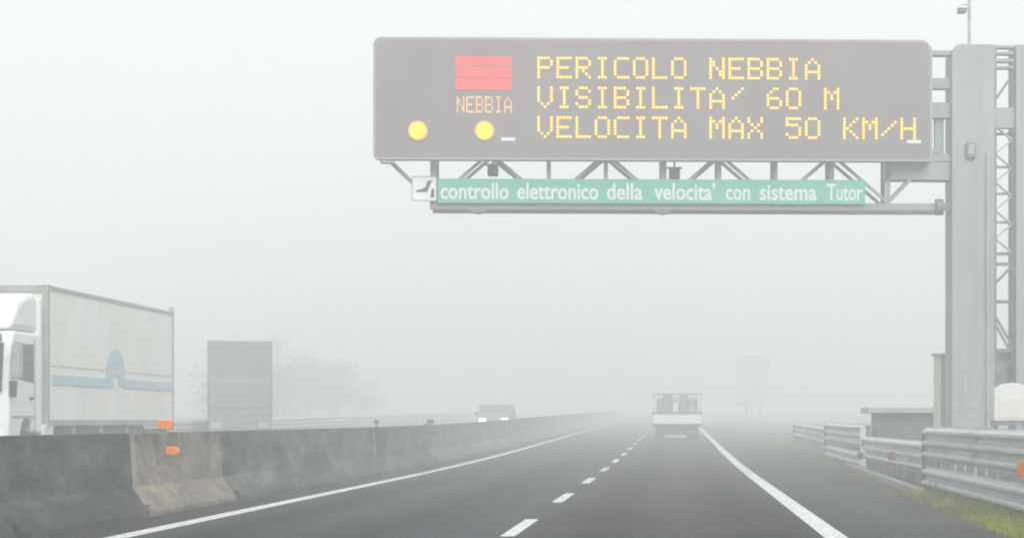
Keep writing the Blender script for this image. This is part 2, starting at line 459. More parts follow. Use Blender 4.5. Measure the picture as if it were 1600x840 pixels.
# delineators on the barrier
def delineator(y, lab, m, both=True):
    t = thing('delineator', lab, 'reflector', (BX+0.11, y, rz(y)+1.05), 0, 'delineators on the median barrier')
    MB().box(-0.035, 0.0, -0.02, 0.02, -0.62, 0.03).box(-0.20, 0.0, -0.021, 0.021, 0.0, 0.035).build('bracket', M['galv_dark'], t)
    h = MB().prism([(-0.10, 0.04), (0.08, 0.04), (0.095, 0.06), (0.095, 0.14), (0.07, 0.165), (-0.10, 0.165)], -0.05, 0.05, 'y')
    h.build('reflector', m, t, bevel=0.012)
    if both:
        h = MB().prism([(0.004, -0.30), (0.14, -0.30), (0.18, -0.27), (0.18, -0.24), (0.14, -0.19), (0.004, -0.19)], -0.05, 0.05, 'y')
        h.build('reflector', m, t, bevel=0.012)
    return t
delineator(33.1, 'bracket with two bright orange reflectors on the pale barrier element', M['orange'])
delineator(68.6, 'small dull reddish delineator on the grey barrier in light fog', M['rust'])
t = thing('delineator', 'tiny grey stub delineator on top of the grey barrier, short of the reddish one', 'reflector', (BX, 57.2, rz(57.2)+1.05), 0, 'delineators on the median barrier')
MB().box(-0.02, 0.02, -0.015, 0.015, 0, 0.08).build('bracket', M['galv_dark'], t)
MB().box(-0.05, 0.05, -0.03, 0.03, 0.08, 0.17).build('reflector', M['galv_dark'], t, bevel=0.01)

# ------------------------------------------------------------------ guardrails
def wave(zc, n, face=-1, pitch=0.194, depth=0.095, th=0.004):
    """cross-section (x, z) of an n-wave beam whose top edge is at zc, bulging towards face"""
    pts = []
    H = pitch*n - 0.05
    K = 10*n
    for i in range(K+1):
        u = i/K
        z = zc - u*(pitch*n - 0.0)
        ph = u*n*2*math.pi
        x = face*depth*0.5*(1-math.cos(ph))
        # flatten crests like rolled steel
        x = face*depth*max(0, min(1, 0.5 + 1.5*(0.5*(1-math.cos(ph))-0.5)))
        pts.append((x, z))
    return pts
def beam(mb, x, y0, y1, zc, n, face=-1, step=4.0, x1=None):
    x1 = x if x1 is None else x1
    pts = wave(zc, n, face)
    k = max(1, int(abs(y1-y0)/step)); N = len(pts)
    vs = []; fs = []
    for off in (0, -face*0.006):
        for i in range(k+1):
            y = y0 + (y1-y0)*i/k; xx = x + (x1-x)*i/k
            for (px, pz) in pts: vs.append((xx+px+off, y, rz(y)+pz))
    for L in range(2):
        b = L*(k+1)*N
        for i in range(k):
            for j in range(N-1):
                a = b+i*N+j; fs.append((a, a+1, a+N+1, a+N))
    # end and edge closures
    o2 = (k+1)*N
    for i in (0, k):
        for j in range(N-1): a = i*N+j; fs.append((a, a+1, a+1+o2, a+o2))
    for i in range(k):
        for j in (0, N-1): a = i*N+j; fs.append((a, a+N, a+N+o2, a+o2))
    mb.add(vs, fs)

def guardrail(lab, X, y0, y1, tall, face=-1, spacing=1.5, group='guardrail sections on the verge', endplate=True, top=None):
    t = thing('guardrail', lab, 'guardrail', (X, y0, 0), 0, group)
    def loc(o):  # geometry is written in world metres, shift it to the thing's base
        o.location = (-X, -y0, 0); return o
    zt = (top or (1.10 if tall else 0.83))
    n = max(1, round((y1-y0)/4.0)); q_ = random.Random(int(y0*10)); d = 0.0
    for i in range(n):
        a, b = y0 + (y1-y0)*i/n, y0 + (y1-y0)*(i+1)/n
        e = q_.uniform(-.012, .012)
        for zc, waves in ([(zt, 3), (0.405, 2)] if tall else [(zt, 3)]):
            mb = MB(); beam(mb, X + d, a - (0.16 if i else 0), b, zc + e*0.5, waves, face, x1=X + e)
            if waves == 3:
                for k in range(3):
                    for zq in (zc - 0.19, zc - 0.39): mb.cyl((X+d+face*0.002, b-0.04-k*0.05, rz(b)+zq), (X+d+face*0.03, b-0.04-k*0.05, rz(b)+zq), 0.016, 6)
            loc(mb.build('beam', M['rail'], t, smooth=False))
        d = e + face*0.007
    y = y0 + 0.12
    while y < y1:
        p = MB().box(X-face*0.03, X-face*0.13, y, y+0.10, rz(y)-0.3, rz(y)+zt-0.02)
        p.box(X-face*0.008, X-face*0.031, y+0.02, y+0.08, rz(y)+zt-0.35, rz(y)+zt-0.2)
        loc(p.build('post', M['rail_post'], t))
        y += spacing
    if endplate:
        for yy in (y1,):
            loc(MB().box(X-0.085, X+0.06, yy+0.01, yy+0.07, rz(yy)-0.1, rz(yy)+zt-0.03).build('end_plate', M['rail_post'], t))
    return t
guardrail('tall galvanised guardrail nearest the camera, five ridges, in front of the gantry column', 4.40, 22.0, 44.0, True, spacing=1.33)
guardrail('low three-ridge guardrail in front of the corrugated shelter', 4.53, 44.6, 60.0, False, endplate=False)
guardrail('tall faded guardrail section beyond the low one, before the grassy gap', 4.62, 61.2, 77.0, True)
guardrail('faintest low guardrail section at the far end, starting in thick fog', 4.72, 77.6, 100.0, False, top=0.95, spacing=2.0)
guardrail('long pale guardrail on the far verge of the opposite carriageway', -19.0, 55.0, 230.0, False, face=1, spacing=3.0, endplate=False, top=1.05, group='guardrail on the far verge')

# white post at the end of the low section
t = thing('marker_post', 'whitish upright post where the low and tall guardrail sections meet', 'post', (4.50, 60.5, rz(60.5)))
MB().box(-0.07, 0.07, -0.05, 0.05, -0.2, 1.02).build('pole', M['white'], t, bevel=0.02)
MB().box(-0.045, 0.045, -0.057, -0.051, 0.55, 0.72).build('reflector', M['rust'], t)
MB().box(-0.08, 0.08, -0.06, 0.06, 1.02, 1.06).build('cap', M['white'], t, bevel=0.01)

# orange guardrail reflectors
def rail_reflector(X, y, z, m, lab, s=0.14):
    t = thing('rail_reflector', lab, 'reflector', (X, y, rz(y)+z), 0, 'reflectors on the guardrails')
    MB().prism([(-s*0.9, -s*0.45), (-0.004, -s*0.6), (-0.004, s*0.6), (-s*0.9, s*0.45)], -0.012, 0.012, 'y').build('reflector', m, t, bevel=0.006)
    MB().box(-0.004, 0.05, -0.016, 0.016, -0.03, 0.03).build('bracket', M['galv_dark'], t)
rail_reflector(4.33, 49.6, 0.50, M['rust'], 'dull rusty orange reflector on the low guardrail section', 0.16)
rail_reflector(4.32, 30.4, 0.62, M['orange'], 'bright orange reflector on the nearest tall guardrail, at the right edge', 0.20)
rail_reflector(4.44, 59.6, 0.36, M['rust'], 'small dark brownish reflector low on the guardrail beside the whitish post', 0.15)

# low damp wall under the low guardrail
mb = MB()
for i in range(5):
    a = 45.0 + 3*i; b = a + 2.97
    mb.add([(4.74,a,rz(a)-.1),(4.96,a,rz(a)-.1),(4.96,b,rz(b)-.1),(4.74,b,rz(b)-.1),(4.76,a,rz(a)+.46),(4.94,a,rz(a)+.46),(4.94,b,rz(b)+.46),(4.76,b,rz(b)+.46)],
           [(0,3,2,1),(4,5,6,7),(0,1,5,4),(1,2,6,5),(2,3,7,6),(3,0,4,7)])
tag(mb.build('low_wall', M['blueconc'], bevel=0.01), 'low damp bluish concrete wall behind the low guardrail section', 'wall')

# ------------------------------------------------------------------ corrugated shelter, pillar, white cabinet
SY = 62.5
t = thing('corrugated_shelter', 'low grey corrugated shelter with a pale overhanging lid left of the gantry column', 'shelter', (5.8, SY+1, rz(SY)))
x0, x1 = at(1372, 0, SY).x - 5.8, at(1500, 0, SY).x - 5.8
zl0, zl1 = at(0, 645, SY).z - rz(SY), at(0, 637, SY).z - rz(SY)
poly = []; n = 34
for i in range(n):
    xa = x0 + (x1-x0)*i/n; wq = (x1-x0)/n
    poly += [(xa, -1.0), (xa+wq*0.45, -1.0), (xa+wq*0.55, -0.96), (xa+wq*0.95, -0.96)]
poly += [(x1, -0.96), (x1, 1.2), (x0, 1.2)]
MB().prism(poly, -0.2, zl0, 'z').build('wall', M['shelter'], t)
MB().box(x0-0.27, x1+0.1, -1.2, 1.35, zl0, zl1+0.02).build('lid', M['roof'], t, bevel=0.02)

PY = 56.0
t = thing('pillar', 'slim pale pillar with a flat cap standing beside the gantry column', 'pillar', (at(1468, 0, PY).x, PY, rz(PY)))
pw = 8.5/F*PY; zt = at(0, 556, PY).z - rz(PY)
MB().box(-pw, pw*0.15, -0.14, 0.14, -0.2, zt).build('shaft', M['cabinet'], t, bevel=0.01)
MB().box(pw*0.16, pw, -0.13, 0.13, -0.2, zt).build('shaft', mat('brown_grey_render', (0.33, 0.28, 0.26), 0.8, var=0.3, scale=3), t, bevel=0.01)
MB().box(-pw-0.05, pw+0.05, -0.19, 0.19, zt, zt+0.06).build('cap', M['frame'], t, bevel=0.01)

TY = 49.0
cxb = at(1579, 0, TY).x
t = thing('equipment_cabinet', 'white cabinet with a domed top standing on legs before the lattice', 'cabinet', (cxb, TY, 0))
zb, zt = at(0, 657, TY).z, at(0, 598, TY).z
hw = 28/F*TY
prof = [(-hw, zb), (hw, zb), (hw, zt-0.20), (hw*0.93, zt-0.13), (hw*0.65, zt-0.05), (hw*0.3, zt-0.01), (0, zt), (-hw*0.3, zt-0.01), (-hw*0.65, zt-0.05), (-hw*0.93, zt-0.13), (-hw, zt-0.20)]
MB().prism(prof, -0.25, 0.25, 'y').build('housing', M['cabinet'], t, bevel=0.02)
MB().box(-hw-0.01, hw+0.01, -0.22, 0.22, zb-0.09, zb-0.003).build('support_frame', M['galv_dark'], t)
for sx in (-1, 1): MB().box(sx*(hw-0.06)-0.035, sx*(hw-0.06)+0.035, -0.06, 0.06, -0.2, zb-0.092).build('leg', M['galv_dark'], t)
MB().box(-hw*0.75, hw*0.75, -0.262, -0.252, zb+0.06, zt-0.28).build('door', M['cabinet'], t, bevel=0.004)

# ------------------------------------------------------------------ gantry
TH = R(2.2)                                   # the gantry stands a little askew to the road
GY = 52.0
GX = (1478-CX)/F*GY
def gp(px, py, v=0.0):
    """pixel -> (s, z) on the gantry's plane pushed back by v"""
    dx = (px-CX)/F; tt = math.tan(TH)
    bx, by = GX - v*math.sin(TH), GY + v*math.cos(TH)
    Y = (by - bx*tt) / (1 - dx*tt)
    X = dx*Y
    return (X-bx)/math.cos(TH), EYE + (CY-py)/F*Y
def S(px, v=0.0): return gp(px, 400, v)[0]
def Z(px, py, v=0.0): return gp(px, py, v)[1]
BASE = (GX, GY, 0.0)

g = thing('sign_gantry', 'grey steel cantilever gantry with box columns, lattice and truss arm over the road', 'gantry', BASE, TH)
def gpart(name, mb, m, parent=g, **k): return mb.build(name, m, parent, **k)
ztop = Z(1510, 70)
cw = S(1553); cl = S(1486)
# main box column with chamfered top corner
gpart('column', MB().prism([(cl, -0.3), (cw, -0.3), (cw, ztop-0.002), (cl+0.13, ztop-0.002), (cl+0.03, ztop-0.10), (cl, ztop-0.2)], -0.12, 0.85, 'y'), M['column'], bevel=0.02)
s2, s3 = S(1586), S(1586) + 0.85
gpart('column', MB().box(s2, s3, -0.10, 0.85, -0.3, ztop), M['column'], bevel=0.02)
gpart('conduit', MB().cyl((cw-0.16, -0.16, 0.0), (cw-0.16, -0.16, Z(1515, 240)), 0.028, 10), M['galv'])
for k in range(5): gpart('conduit_clip', MB().box(cw-0.21, cw-0.11, -0.17, -0.122, 1.3+k*1.1, 1.34+k*1.1), M['galv_dark'])
for zz in (1.9,): gpart('access_door', MB().box(cl+0.22, cl+0.62, -0.130, -0.122, zz-0.45, zz+0.45), M['column'], bevel=0.004)
gpart('base_plate', MB().box(-0.2, cw+0.2, -0.3, 1.05, -0.02, 0.05), M['galv_dark'])
# top tie with louvre slots
a, b = cw+0.004, s2-0.004
gpart('tie_plate', MB().box(a, b, 0.0, 0.3, Z(1570, 75), ztop-0.01), M['column'])
for y0, y1 in ((81, 85), (92, 97), (103, 107), (168, 200)): gpart('tie_plate', MB().box(a, b, 0.0, 0.25, Z(1570, y1), Z(1570, y0)), M['column'])
# lattice between the two columns
lat = MB()
for py in (396, 412, 471, 547): lat.box(a, b, 0.05, 0.13, Z(1570, py+2.5), Z(1570, py-2.5))
for (p, q, r_, s_) in ((1553, 160, 1586, 112), (1581, 416, 1553, 446), (1553, 488, 1583, 540), (1553, 500, 1578, 545), (1583, 560, 1553, 598), (1555, 612, 1586, 655)):
    lat.bar((S(p), 0.09, Z(p, q)), (S(r_), 0.09, Z(r_, s_)), 0.05)
for px in (1556, 1583): lat.box(S(px)-0.02, S(px)+0.02, 0.02, 0.04, 0.0, Z(1570, 75))
gpart('lattice', lat, M['galv_dark'])
lo_panel = MB().box(a, b, 0.30, 0.33, Z(1570, 640), Z(1570, 549)); gpart('lattice_panel', lo_panel, M['column'])
# close zigzag of flat bars in the upper half
zg = MB(); pyz = [196, 218, 240, 262, 284, 306, 328, 350, 372, 394]
for k, (p, q_) in enumerate(zip(pyz, pyz[1:])):
    pa, pb = (1556, 1582) if k % 2 == 0 else (1582, 1556)
    zg.bar((S(pa), 0.09, Z(1570, p)), (S(pb), 0.09, Z(1570, q_)), 0.11, 0.03)
gpart('zigzag_bar', zg, M['galv'])
for py in (206, 258, 300, 345): gpart('rung', MB().box(a, b, 0.40, 0.44, Z(1570, py+2), Z(1570, py-2)), M['galv'])
# stub beams between sign case and column
v0, v1 = 0.0, 0.35
st2 = MB()
for y0, y1 in ((79, 86), (122, 138), (160, 184), (240, 252)):
    gpart('arm_bracket', MB().box(S(1430), cl-0.004, v0, v1, Z(1468, y1), Z(1468, y0)), M['column'])
st2.box(S(1462), S(1476), 0.10, 0.30, Z(1468, 239), Z(1468, 185))
gpart('arm_bracket', st2, M['column'])
# box beam carried under the right end of the sign
gpart('arm_beam', MB().box(S(1384), cl-0.004, 0.02, 0.55, Z(1430, 281), Z(1430, 252)), M['panel_rim'], bevel=0.01)
# truss
zc = Z(1100, 322); zu = Z(1100, 236)
for v, nm in ((0.05, 'front'), (0.95, 'rear')):
    ch = MB()
    ch.box(S(672), S(1470), v-0.06, v+0.06, zc-0.085, zc+0.075)
    gpart('chord', ch, M['truss'], bevel=0.01)
    gpart('chord', MB().box(S(600), S(1470), v-0.05, v+0.05, zu-0.06, zu+0.06), M['truss'])
    for px, w_ in ((677, .13), (857, .08), (947, .08), (1037, .12), (1124, .09), (1212, .08), (1300, .10), (1388, .09)):
        gpart('strut', MB().box(S(px)-w_/2, S(px)+w_/2, v-0.03, v+0.03, zc+0.077, zu-0.062), M['truss'])
    for (p, q) in ((596, 677), (765, 677), (765, 857), (947, 857), (947, 1037), (1124, 1037), (1124, 1212), (1300, 1212), (1300, 1388), (1460, 1388)):
        gpart('diagonal', MB().bar((S(p), v, zu-0.06), (S(q), v, zc+0.08), 0.065), M['truss'])
for px in (677, 857, 1037, 1212, 1388):
    gpart('cross_tie', MB().box(S(px)-0.03, S(px)+0.03, 0.112, 0.888, zc-0.03, zc+0.03), M['truss'])
# flange joint of the lower chord at the column
fl = MB().cyl((S(1462), 0.05, zc), (S(1474), 0.05, zc), 0.17, 14); gpart('flange', fl, M['galv_dark'])
fl = MB().box(S(1474), cl-0.002, -0.02, 0.12, zc-0.07, zc+0.07); gpart('flange', fl, M['galv_dark'])

# ------------------------------------------------------------------ matrix sign
vf = -0.36
s = thing('matrix_sign', 'wide grey electronic message board with amber fog warning on the gantry', 'message board', BASE, TH)
sl, sr = S(583, vf), S(1457, vf)
zt_ = 0.5*(Z(583, 56, vf) + Z(1457, 64, vf)); zb_ = 0.5*(Z(583, 249, vf) + Z(1457, 252, vf))
def rrect(x0, x1, z0, z1, rs, n=6):
    """rounded rectangle, radii for bottom-left, bottom-right, top-right, top-left"""
    out = []
    for (cx_, cz_, a0, r_) in ((x0, z0, 180, rs[0]), (x1, z0, 270, rs[1]), (x1, z1, 0, rs[2]), (x0, z1, 90, rs[3])):
        mx = cx_ + (r_ if cx_ == x0 else -r_); mz = cz_ + (r_ if cz_ == z0 else -r_)
        for k in range(n+1):
            an = R(a0 + 90*k/n); out.append((mx + r_*math.cos(an), mz + r_*math.sin(an)))
    return out
MB().prism(rrect(sl, sr, zb_, zt_, (0.10, 0.06, 0.26, 0.17)), vf, -0.04, 'y').build('case', M['panel_rim'], s)
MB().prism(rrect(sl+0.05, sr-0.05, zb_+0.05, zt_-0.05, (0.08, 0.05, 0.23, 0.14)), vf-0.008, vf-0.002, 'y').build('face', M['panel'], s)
MB().box(sl+0.14, sl+0.42, vf+0.03, -0.06, zb_-0.07, zb_-0.002).build('mounting_foot', M['panel_rim'], s)

FONT = {
 'P': ['11110','10001','10001','11110','10000','10000','10000'], 'E': ['11111','10000','10000','11110','10000','10000','11111'],
 'R': ['11110','10001','10001','11110','10100','10010','10001'], 'I': ['01110','00100','00100','00100','00100','00100','01110'],
 'C': ['01111','10000','10000','10000','10000','10000','01111'], 'O': ['01110','10001','10001','10001','10001','10001','01110'],
 'L': ['10000','10000','10000','10000','10000','10000','11111'], 'N': ['10001','11001','11001','10101','10011','10011','10001'],
 'B': ['11110','10001','10001','11110','10001','10001','11110'], 'A': ['00100','01010','10001','10001','11111','10001','10001'],
 'V': ['10001','10001','10001','10001','10001','01010','00100'], 'S': ['01110','10001','10000','01110','00001','10001','01110'],
 'T': ['11111','00100','00100','00100','00100','00100','00100'], "'": ['00001','00010','00100','01000','00000','00000','00000'],
 '6': ['00110','01000','10000','11110','10001','10001','01110'], '0': ['01110','10001','10001','10001','10001','10001','01110'],
 'M': ['10001','11011','10101','10101','10001','10001','10001'], 'X': ['10001','10001','01010','00100','01010','10001','10001'],
 '5': ['11111','10000','11110','00001','00001','10001','01110'], 'K': ['10001','10010','10100','11000','10100','10010','10001'],
 'H': ['10001','10001','10001','11111','10001','10001','10001'], '/': ['00000','00001','00010','00100','01000','10000','00000'],
}
def led_text(text, px0, pitch, py0, py1, name, m, r=0.47, glyph_w=6.0):
    mb = MB(); v = vf-0.012
    mid = 0.5*(px0 + px0 + pitch*len(text))
    ztop_, zbot_ = Z(mid, py0, v), Z(mid, py1, v)
    dz = (ztop_-zbot_)/7.0
    for i, c in enumerate(text):
        if c == ' ': continue
        sa = S(px0 + pitch*i, v); ds = (S(px0 + pitch*(i+1), v)-sa)/glyph_w
        for rr, row in enumerate(FONT[c]):
            for cc, bit in enumerate(row):
                if bit == '1':
                    cxp = sa + (cc+0.5)*ds; czp = ztop_ - (rr+0.5)*dz
                    pts = [(cxp + ds*r*math.cos(2*math.pi*k/8), czp + dz*r*math.sin(2*math.pi*k/8)) for k in range(8)]
                    mb.prism(pts, v, v+0.012, 'y')
    return mb.build(name, m, s)
led_text('PERICOLO NEBBIA', 839.2, 29.86, 89.5, 124.0, 'lettering', M['amber'])
led_text("VISIBILITA' 60 M", 839.2, 29.86, 136.0, 170.5, 'lettering', M['amber'])
led_text('VELOCITA MAX 50 KM/H', 839.2, 29.86, 182.5, 217.0, 'lettering', M['amber'])
led_text('NEBBIA', 713.5, 14.8, 150.5, 176.5, 'lettering', M['amber_small'], r=0.46)
# red fog bars: rows of red diodes
v = vf-0.012
x0p, x1p = S(712, v), S(800, v)
nc = 30; dsx = (x1p-x0p)/nc
for (ya, yb) in ((88.5, 103.3), (105.2, 120.6), (122.6, 139.5)):
    pic = MB(); za, zb2 = Z(756, ya, v), Z(756, yb, v); nr = 5; dzz = (za-zb2)/nr
    for i in range(nc):
        for j in range(nr):
            cx_, cz_ = x0p+(i+.5)*dsx, za-(j+.5)*dzz
            pic.prism([(cx_+dsx*.46*math.cos(math.pi*k/3), cz_+dzz*.46*math.sin(math.pi*k/3)) for k in range(6)], v, v+0.01, 'y')
    pic.build('light_bar', M['red'], s)
for px in (653, 757):
    sx, sz, rr = S(px, vf), Z(px, 204.5, vf), 12.2/F*GY
    ring = MB().cyl((sx, vf-0.03, sz), (sx, vf-0.009, sz), rr*1.30, 28).build('warning_lamp', M['panel_rim'], s)
    MB().cyl((sx, vf-0.045, sz), (sx, vf-0.031, sz), rr*1.16, 28).build('halo_ring', M['lamp_halo'], ring)  # glowing ring added as the orange halo round the lens
    MB().cyl((sx, vf-0.06, sz), (sx, vf-0.046, sz), rr*0.90, 28).build('lens', M['lamp'], ring)
for px, py in ((794, 217.5), (1428, 221.5)):
    MB().box(S(px-11, vf), S(px+11, vf), vf-0.014, vf-0.009, Z(px, py+2.5, vf), Z(px, py-2.5, vf)).build('nameplate', M['white'], s)

# ------------------------------------------------------------------ green sign strip
vg = -0.10
gs = thing('speed_control_sign', 'long green strip sign with white lettering under the message board', 'sign', BASE, TH)
gz0, gz1 = Z(1016, 318, vg), Z(1016, 280, vg)
MB().box(S(684, vg), S(1352, vg), vg, vg+0.04, gz0, gz1).build('plate', M['green'], gs, bevel=0.004, seg=1)
for px in (720, 947, 1124, 1300):
    MB().box(S(px, vg)-0.03, S(px, vg)+0.03, vg+0.042, -0.012, gz0+0.05, gz1-0.05).build('clamp', M['galv_dark'], gs)
base_z, cap_z = Z(1016, 311.5, vg), Z(1016, 285.5, vg)
for word, xa, xb in (('controllo', 688, 795), ('elettronico', 808, 935), ('della', 948, 1004), ("velocita'", 1022, 1117), ('con', 1134, 1172), ('sistema', 1187, 1276), ('Tutor', 1292, 1348)):
    vs, fs = text_mesh(word, 0.022)
    mnx = min(v[0] for v in vs); mxx = max(v[0] for v in vs)
    sa, sb = S(xa, vg), S(xb, vg)
    k = (cap_z-base_z)/0.72
    mb = MB(); mb.add([(sa + (v[0]-mnx)/(mxx-mnx)*(sb-sa), vg-0.004, base_z + v[1]*k) for v in vs], fs)
    mb.build('lettering', M['letter'], gs)
# square sign with a dark pictogram at its left end
cs = thing('camera_sign', 'small white square sign with dark pictogram left of the green strip', 'sign', BASE, TH)
a0, a1, b0, b1 = S(643.5, vg), S(682.5, vg), Z(663, 314, vg), Z(663, 275.5, vg)
MB().box(a0, a1, vg-0.02, vg+0.02, b0, b1).build('plate', M['white'], cs, bevel=0.006, seg=1)
rim = MB(); tt = 0.018
rim.box(a0, a1, vg-0.026, vg-0.021, b0, b0+tt).box(a0, a1, vg-0.026, vg-0.021, b1-tt, b1).box(a0, a0+tt, vg-0.026, vg-0.021, b0+tt, b1-tt).box(a1-tt, a1, vg-0.026, vg-0.021, b0+tt, b1-tt)
rim.build('border', M['frame'], cs)
def q(u, w_): return (a0 + (a1-a0)*u, b0 + (b1-b0)*w_)
MB().prism([q(.18,.36), q(.62,.36), q(.66,.44), q(.82,.86), q(.62,.80), q(.56,.58), q(.40,.48), q(.18,.44)], vg-0.026, vg-0.021, 'y').prism([q(.74,.14), q(.90,.14), q(.90,.5), q(.80,.5)], vg-0.026, vg-0.021, 'y').build('pictogram', M['picto'], cs)

# speed cameras and road sensors hung on the truss
for px, py, lab in ((770, 263, 'dark box camera in the truss left of the middle, above the green strip'), (1054, 268, 'dark box camera in the truss middle beside a thin hanger')):
    sx, sz = S(px, 0.0), Z(px, py)
    t = thing('speed_camera', lab, 'camera', (GX + sx*math.cos(TH), GY + sx*math.sin(TH), sz), TH, 'box cameras in the truss')
    MB().box(-0.11, 0.11, -0.06, 0.24, -0.15, 0.06).build('housing', M['black'], t, bevel=0.015)
    MB().cyl((0, -0.09, -0.05), (0, -0.061, -0.05), 0.05, 14).build('lens', M['glass'], t)
    MB().box(-0.16, 0.16, 0.05, 0.12, 0.062, 0.10).box(-0.02, 0.02, 0.06, 0.10, 0.10, 0.24).build('bracket', M['galv_dark'], t)
for px, lab in ((748, 'flat grey sensor under the lower chord near the square sign'), (1035, 'flat grey sensor under the middle of the lower chord')):
    sx = S(px, 0.0)
    t = thing('road_sensor', lab, 'sensor', (GX + sx*math.cos(TH), GY + sx*math.sin(TH), zc-0.086), TH, 'sensors under the truss')
    MB().prism([(-0.17, 0), (-0.13, -0.075), (0.13, -0.075), (0.17, 0)], -0.02, 0.16, 'y').build('housing', M['galv_dark'], t, bevel=0.01)
    MB().cyl((0, 0.07, -0.09), (0, 0.07, -0.076), 0.05, 12).build('lens', M['black'], t)
t = thing('junction_box', 'small dark box with a shaded hood on the gantry column', 'box', (GX + S(1515)*math.cos(TH), GY + S(1515)*math.sin(TH), Z(1515, 236)), TH)
MB().box(-0.10, 0.10, -0.22, -0.124, -0.16, 0.16).build('housing', M['galv_dark'], t, bevel=0.02)
MB().box(-0.06, 0.06, -0.235, -0.222, -0.09, 0.12).build('door', M['column'], t)

sx = S(1518); t = thing('camera_mast', 'thin mast with a small surveillance camera on top of the gantry column', 'mast', (GX + sx*math.cos(TH) - 0.3*math.sin(TH), GY + sx*math.sin(TH) + 0.3*math.cos(TH), ztop), TH)
MB().cyl((0, 0, 0), (0, 0, 1.15), 0.035, 12).build('pole', M['galv'], t)
MB().box(-0.17, -0.002, -0.015, 0.015, 0.86, 0.89).build('bracket', M['galv_dark'], t)
MB().box(-0.24, -0.08, -0.22, 0.12, 0.70, 0.78).build('housing', M['galv_dark'], t, bevel=0.02)
MB().prism([(-0.26, 0.78), (-0.06, 0.78), (-0.08, 0.83), (-0.24, 0.83)], -0.24, 0.12, 'y').build('hood', M['white'], t)

# ------------------------------------------------------------------ vehicles
def wheel(mb_parent, x, y, z, r, w_, rim_m, sgn):
    wo = MB().cyl((x-w_/2, y, z), (x+w_/2, y, z), r, 24).build('wheel', M['rubber'], mb_parent, bevel=0.02)
    MB().cyl((x+sgn*w_/2, y, z), (x+sgn*(w_/2+0.015), y, z), r*0.58, 18).build('rim', rim_m, wo)
    return wo

# oncoming lorry, its left side towards the camera. Local x: 0 = near side, negative away; y: 0 = front of the box
LY, LX = 51.6, -13.0
t = thing('lorry', 'white lorry with off-white box body and pale blue stripe beyond the median barrier', 'lorry', (LX, LY, 0))
Lb = 12.9
side = []
bx_ = MB()
bx_.box(-2.50, -0.03, 0.03, Lb-0.03, 1.16, 3.97)
body = bx_.build('box_body', M['box'], t)
# shallow vertical ribs of the side wall
rib = MB(); yy = 0.35
while yy < Lb-0.3: rib.box(-0.028, -0.024, yy, yy+0.04, 1.24, 3.86); yy += 0.62
rib.build('side_rib', M['box'], t)
MB().box(-0.027, -0.020, 0.14, Lb-0.11, 2.335, 2.355).build('side_seam', M['roof'], t)
fr = MB()
for (ya, yb) in ((-0.02, 0.13), (Lb-0.10, Lb)): fr.box(-0.12, 0.0, ya, yb, 1.05, 4.01 if ya < 1 else 4.12); fr.box(-2.53, -2.41, ya, yb, 1.05, 4.01)
fr.box(-0.10, -0.004, 0.132, Lb-0.102, 3.92, 4.0).box(-0.11, -0.006, 0.132, Lb-0.102, 1.10, 1.22)
fr.box(-2.40, -0.122, -0.01, 0.10, 3.86, 4.0)
fr.build('frame', M['frame'], t)
yl = lambda px: LX*F/(px-CX) - LY if px != CX else 0
st_ = MB(); ya, yb, yc, yd = yl(83), yl(169), yl(194), Lb-0.14
st_.box(-0.014, -0.008, ya, yb, 1.96, 2.16); st_.box(-0.014, -0.008, yc, yd, 1.97, 2.17)
st_.build('stripe', M['blue'], t)
# arch-shaped emblem that interrupts the stripe
ye0, ye1 = yl(170), yl(193); yw = ye1-ye0
em = MB()
def arch(y0, y1, z0, z1, th_, n=10):
    mid = (y0+y1)/2; ro = (y1-y0)/2
    outer = [(mid-ro, z0)] + [(mid-ro*math.cos(math.pi*k/n), z1-ro*0.45+ro*0.45*math.sin(math.pi*k/n)) for k in range(n+1)] + [(mid+ro, z0)]
    ri = ro-th_
    inner = [(mid+ri, z0)] + [(mid+ri*math.cos(math.pi*k/n), z1-ro*0.45-0.05+ri*0.42*math.sin(math.pi*k/n)) for k in range(n+1)] + [(mid-ri, z0)]
    return outer + inner
em.prism(arch(ye0-0.1, ye1+0.1, 2.02, 2.84, 0.52), -0.014, -0.008, 'x')
em.prism([(ye0+yw*.20, 2.24), (ye0+yw*.80, 2.24), (ye0+yw*.80, 2.66), (ye0+yw*.20, 2.66)], -0.0145, -0.0085, 'x')
em.prism([(ye0+yw*.02, 1.96), (ye0+yw*.42, 1.96), (ye0+yw*.30, 2.12), (ye0+yw*.02, 2.12)], -0.0145, -0.0085, 'x')
em.build('emblem', M['blue'], t)
ch = MB(); ch.box(-1.75, -0.75, -2.3, Lb-0.2, 0.75, 1.09)
ch.build('chassis', M['chassis'], t)
sk = MB().box(-0.20, -0.12, 1.6, Lb-4.5, 0.45, 1.0); sk.build('side_guard', M['chassis'], t)
for yy in (2.4, 5.0, 7.6): MB().box(-0.115, -0.05, yy, yy+0.12, 0.5, 1.09).build('guard_post', M['galv'], t)
MB().box(-0.52, -0.02, -0.28, 0.55, 0.62, 1.12).build('tank', M['white'], t, bevel=0.05)
for yy in (-1.45, 1.1, 8.6, 9.95, 11.3):
    for sgn, xx in ((1, -0.18), (-1, -2.35)): wheel(t, xx, yy, 0.5, 0.5, 0.30, M['galv_dark'], sgn)
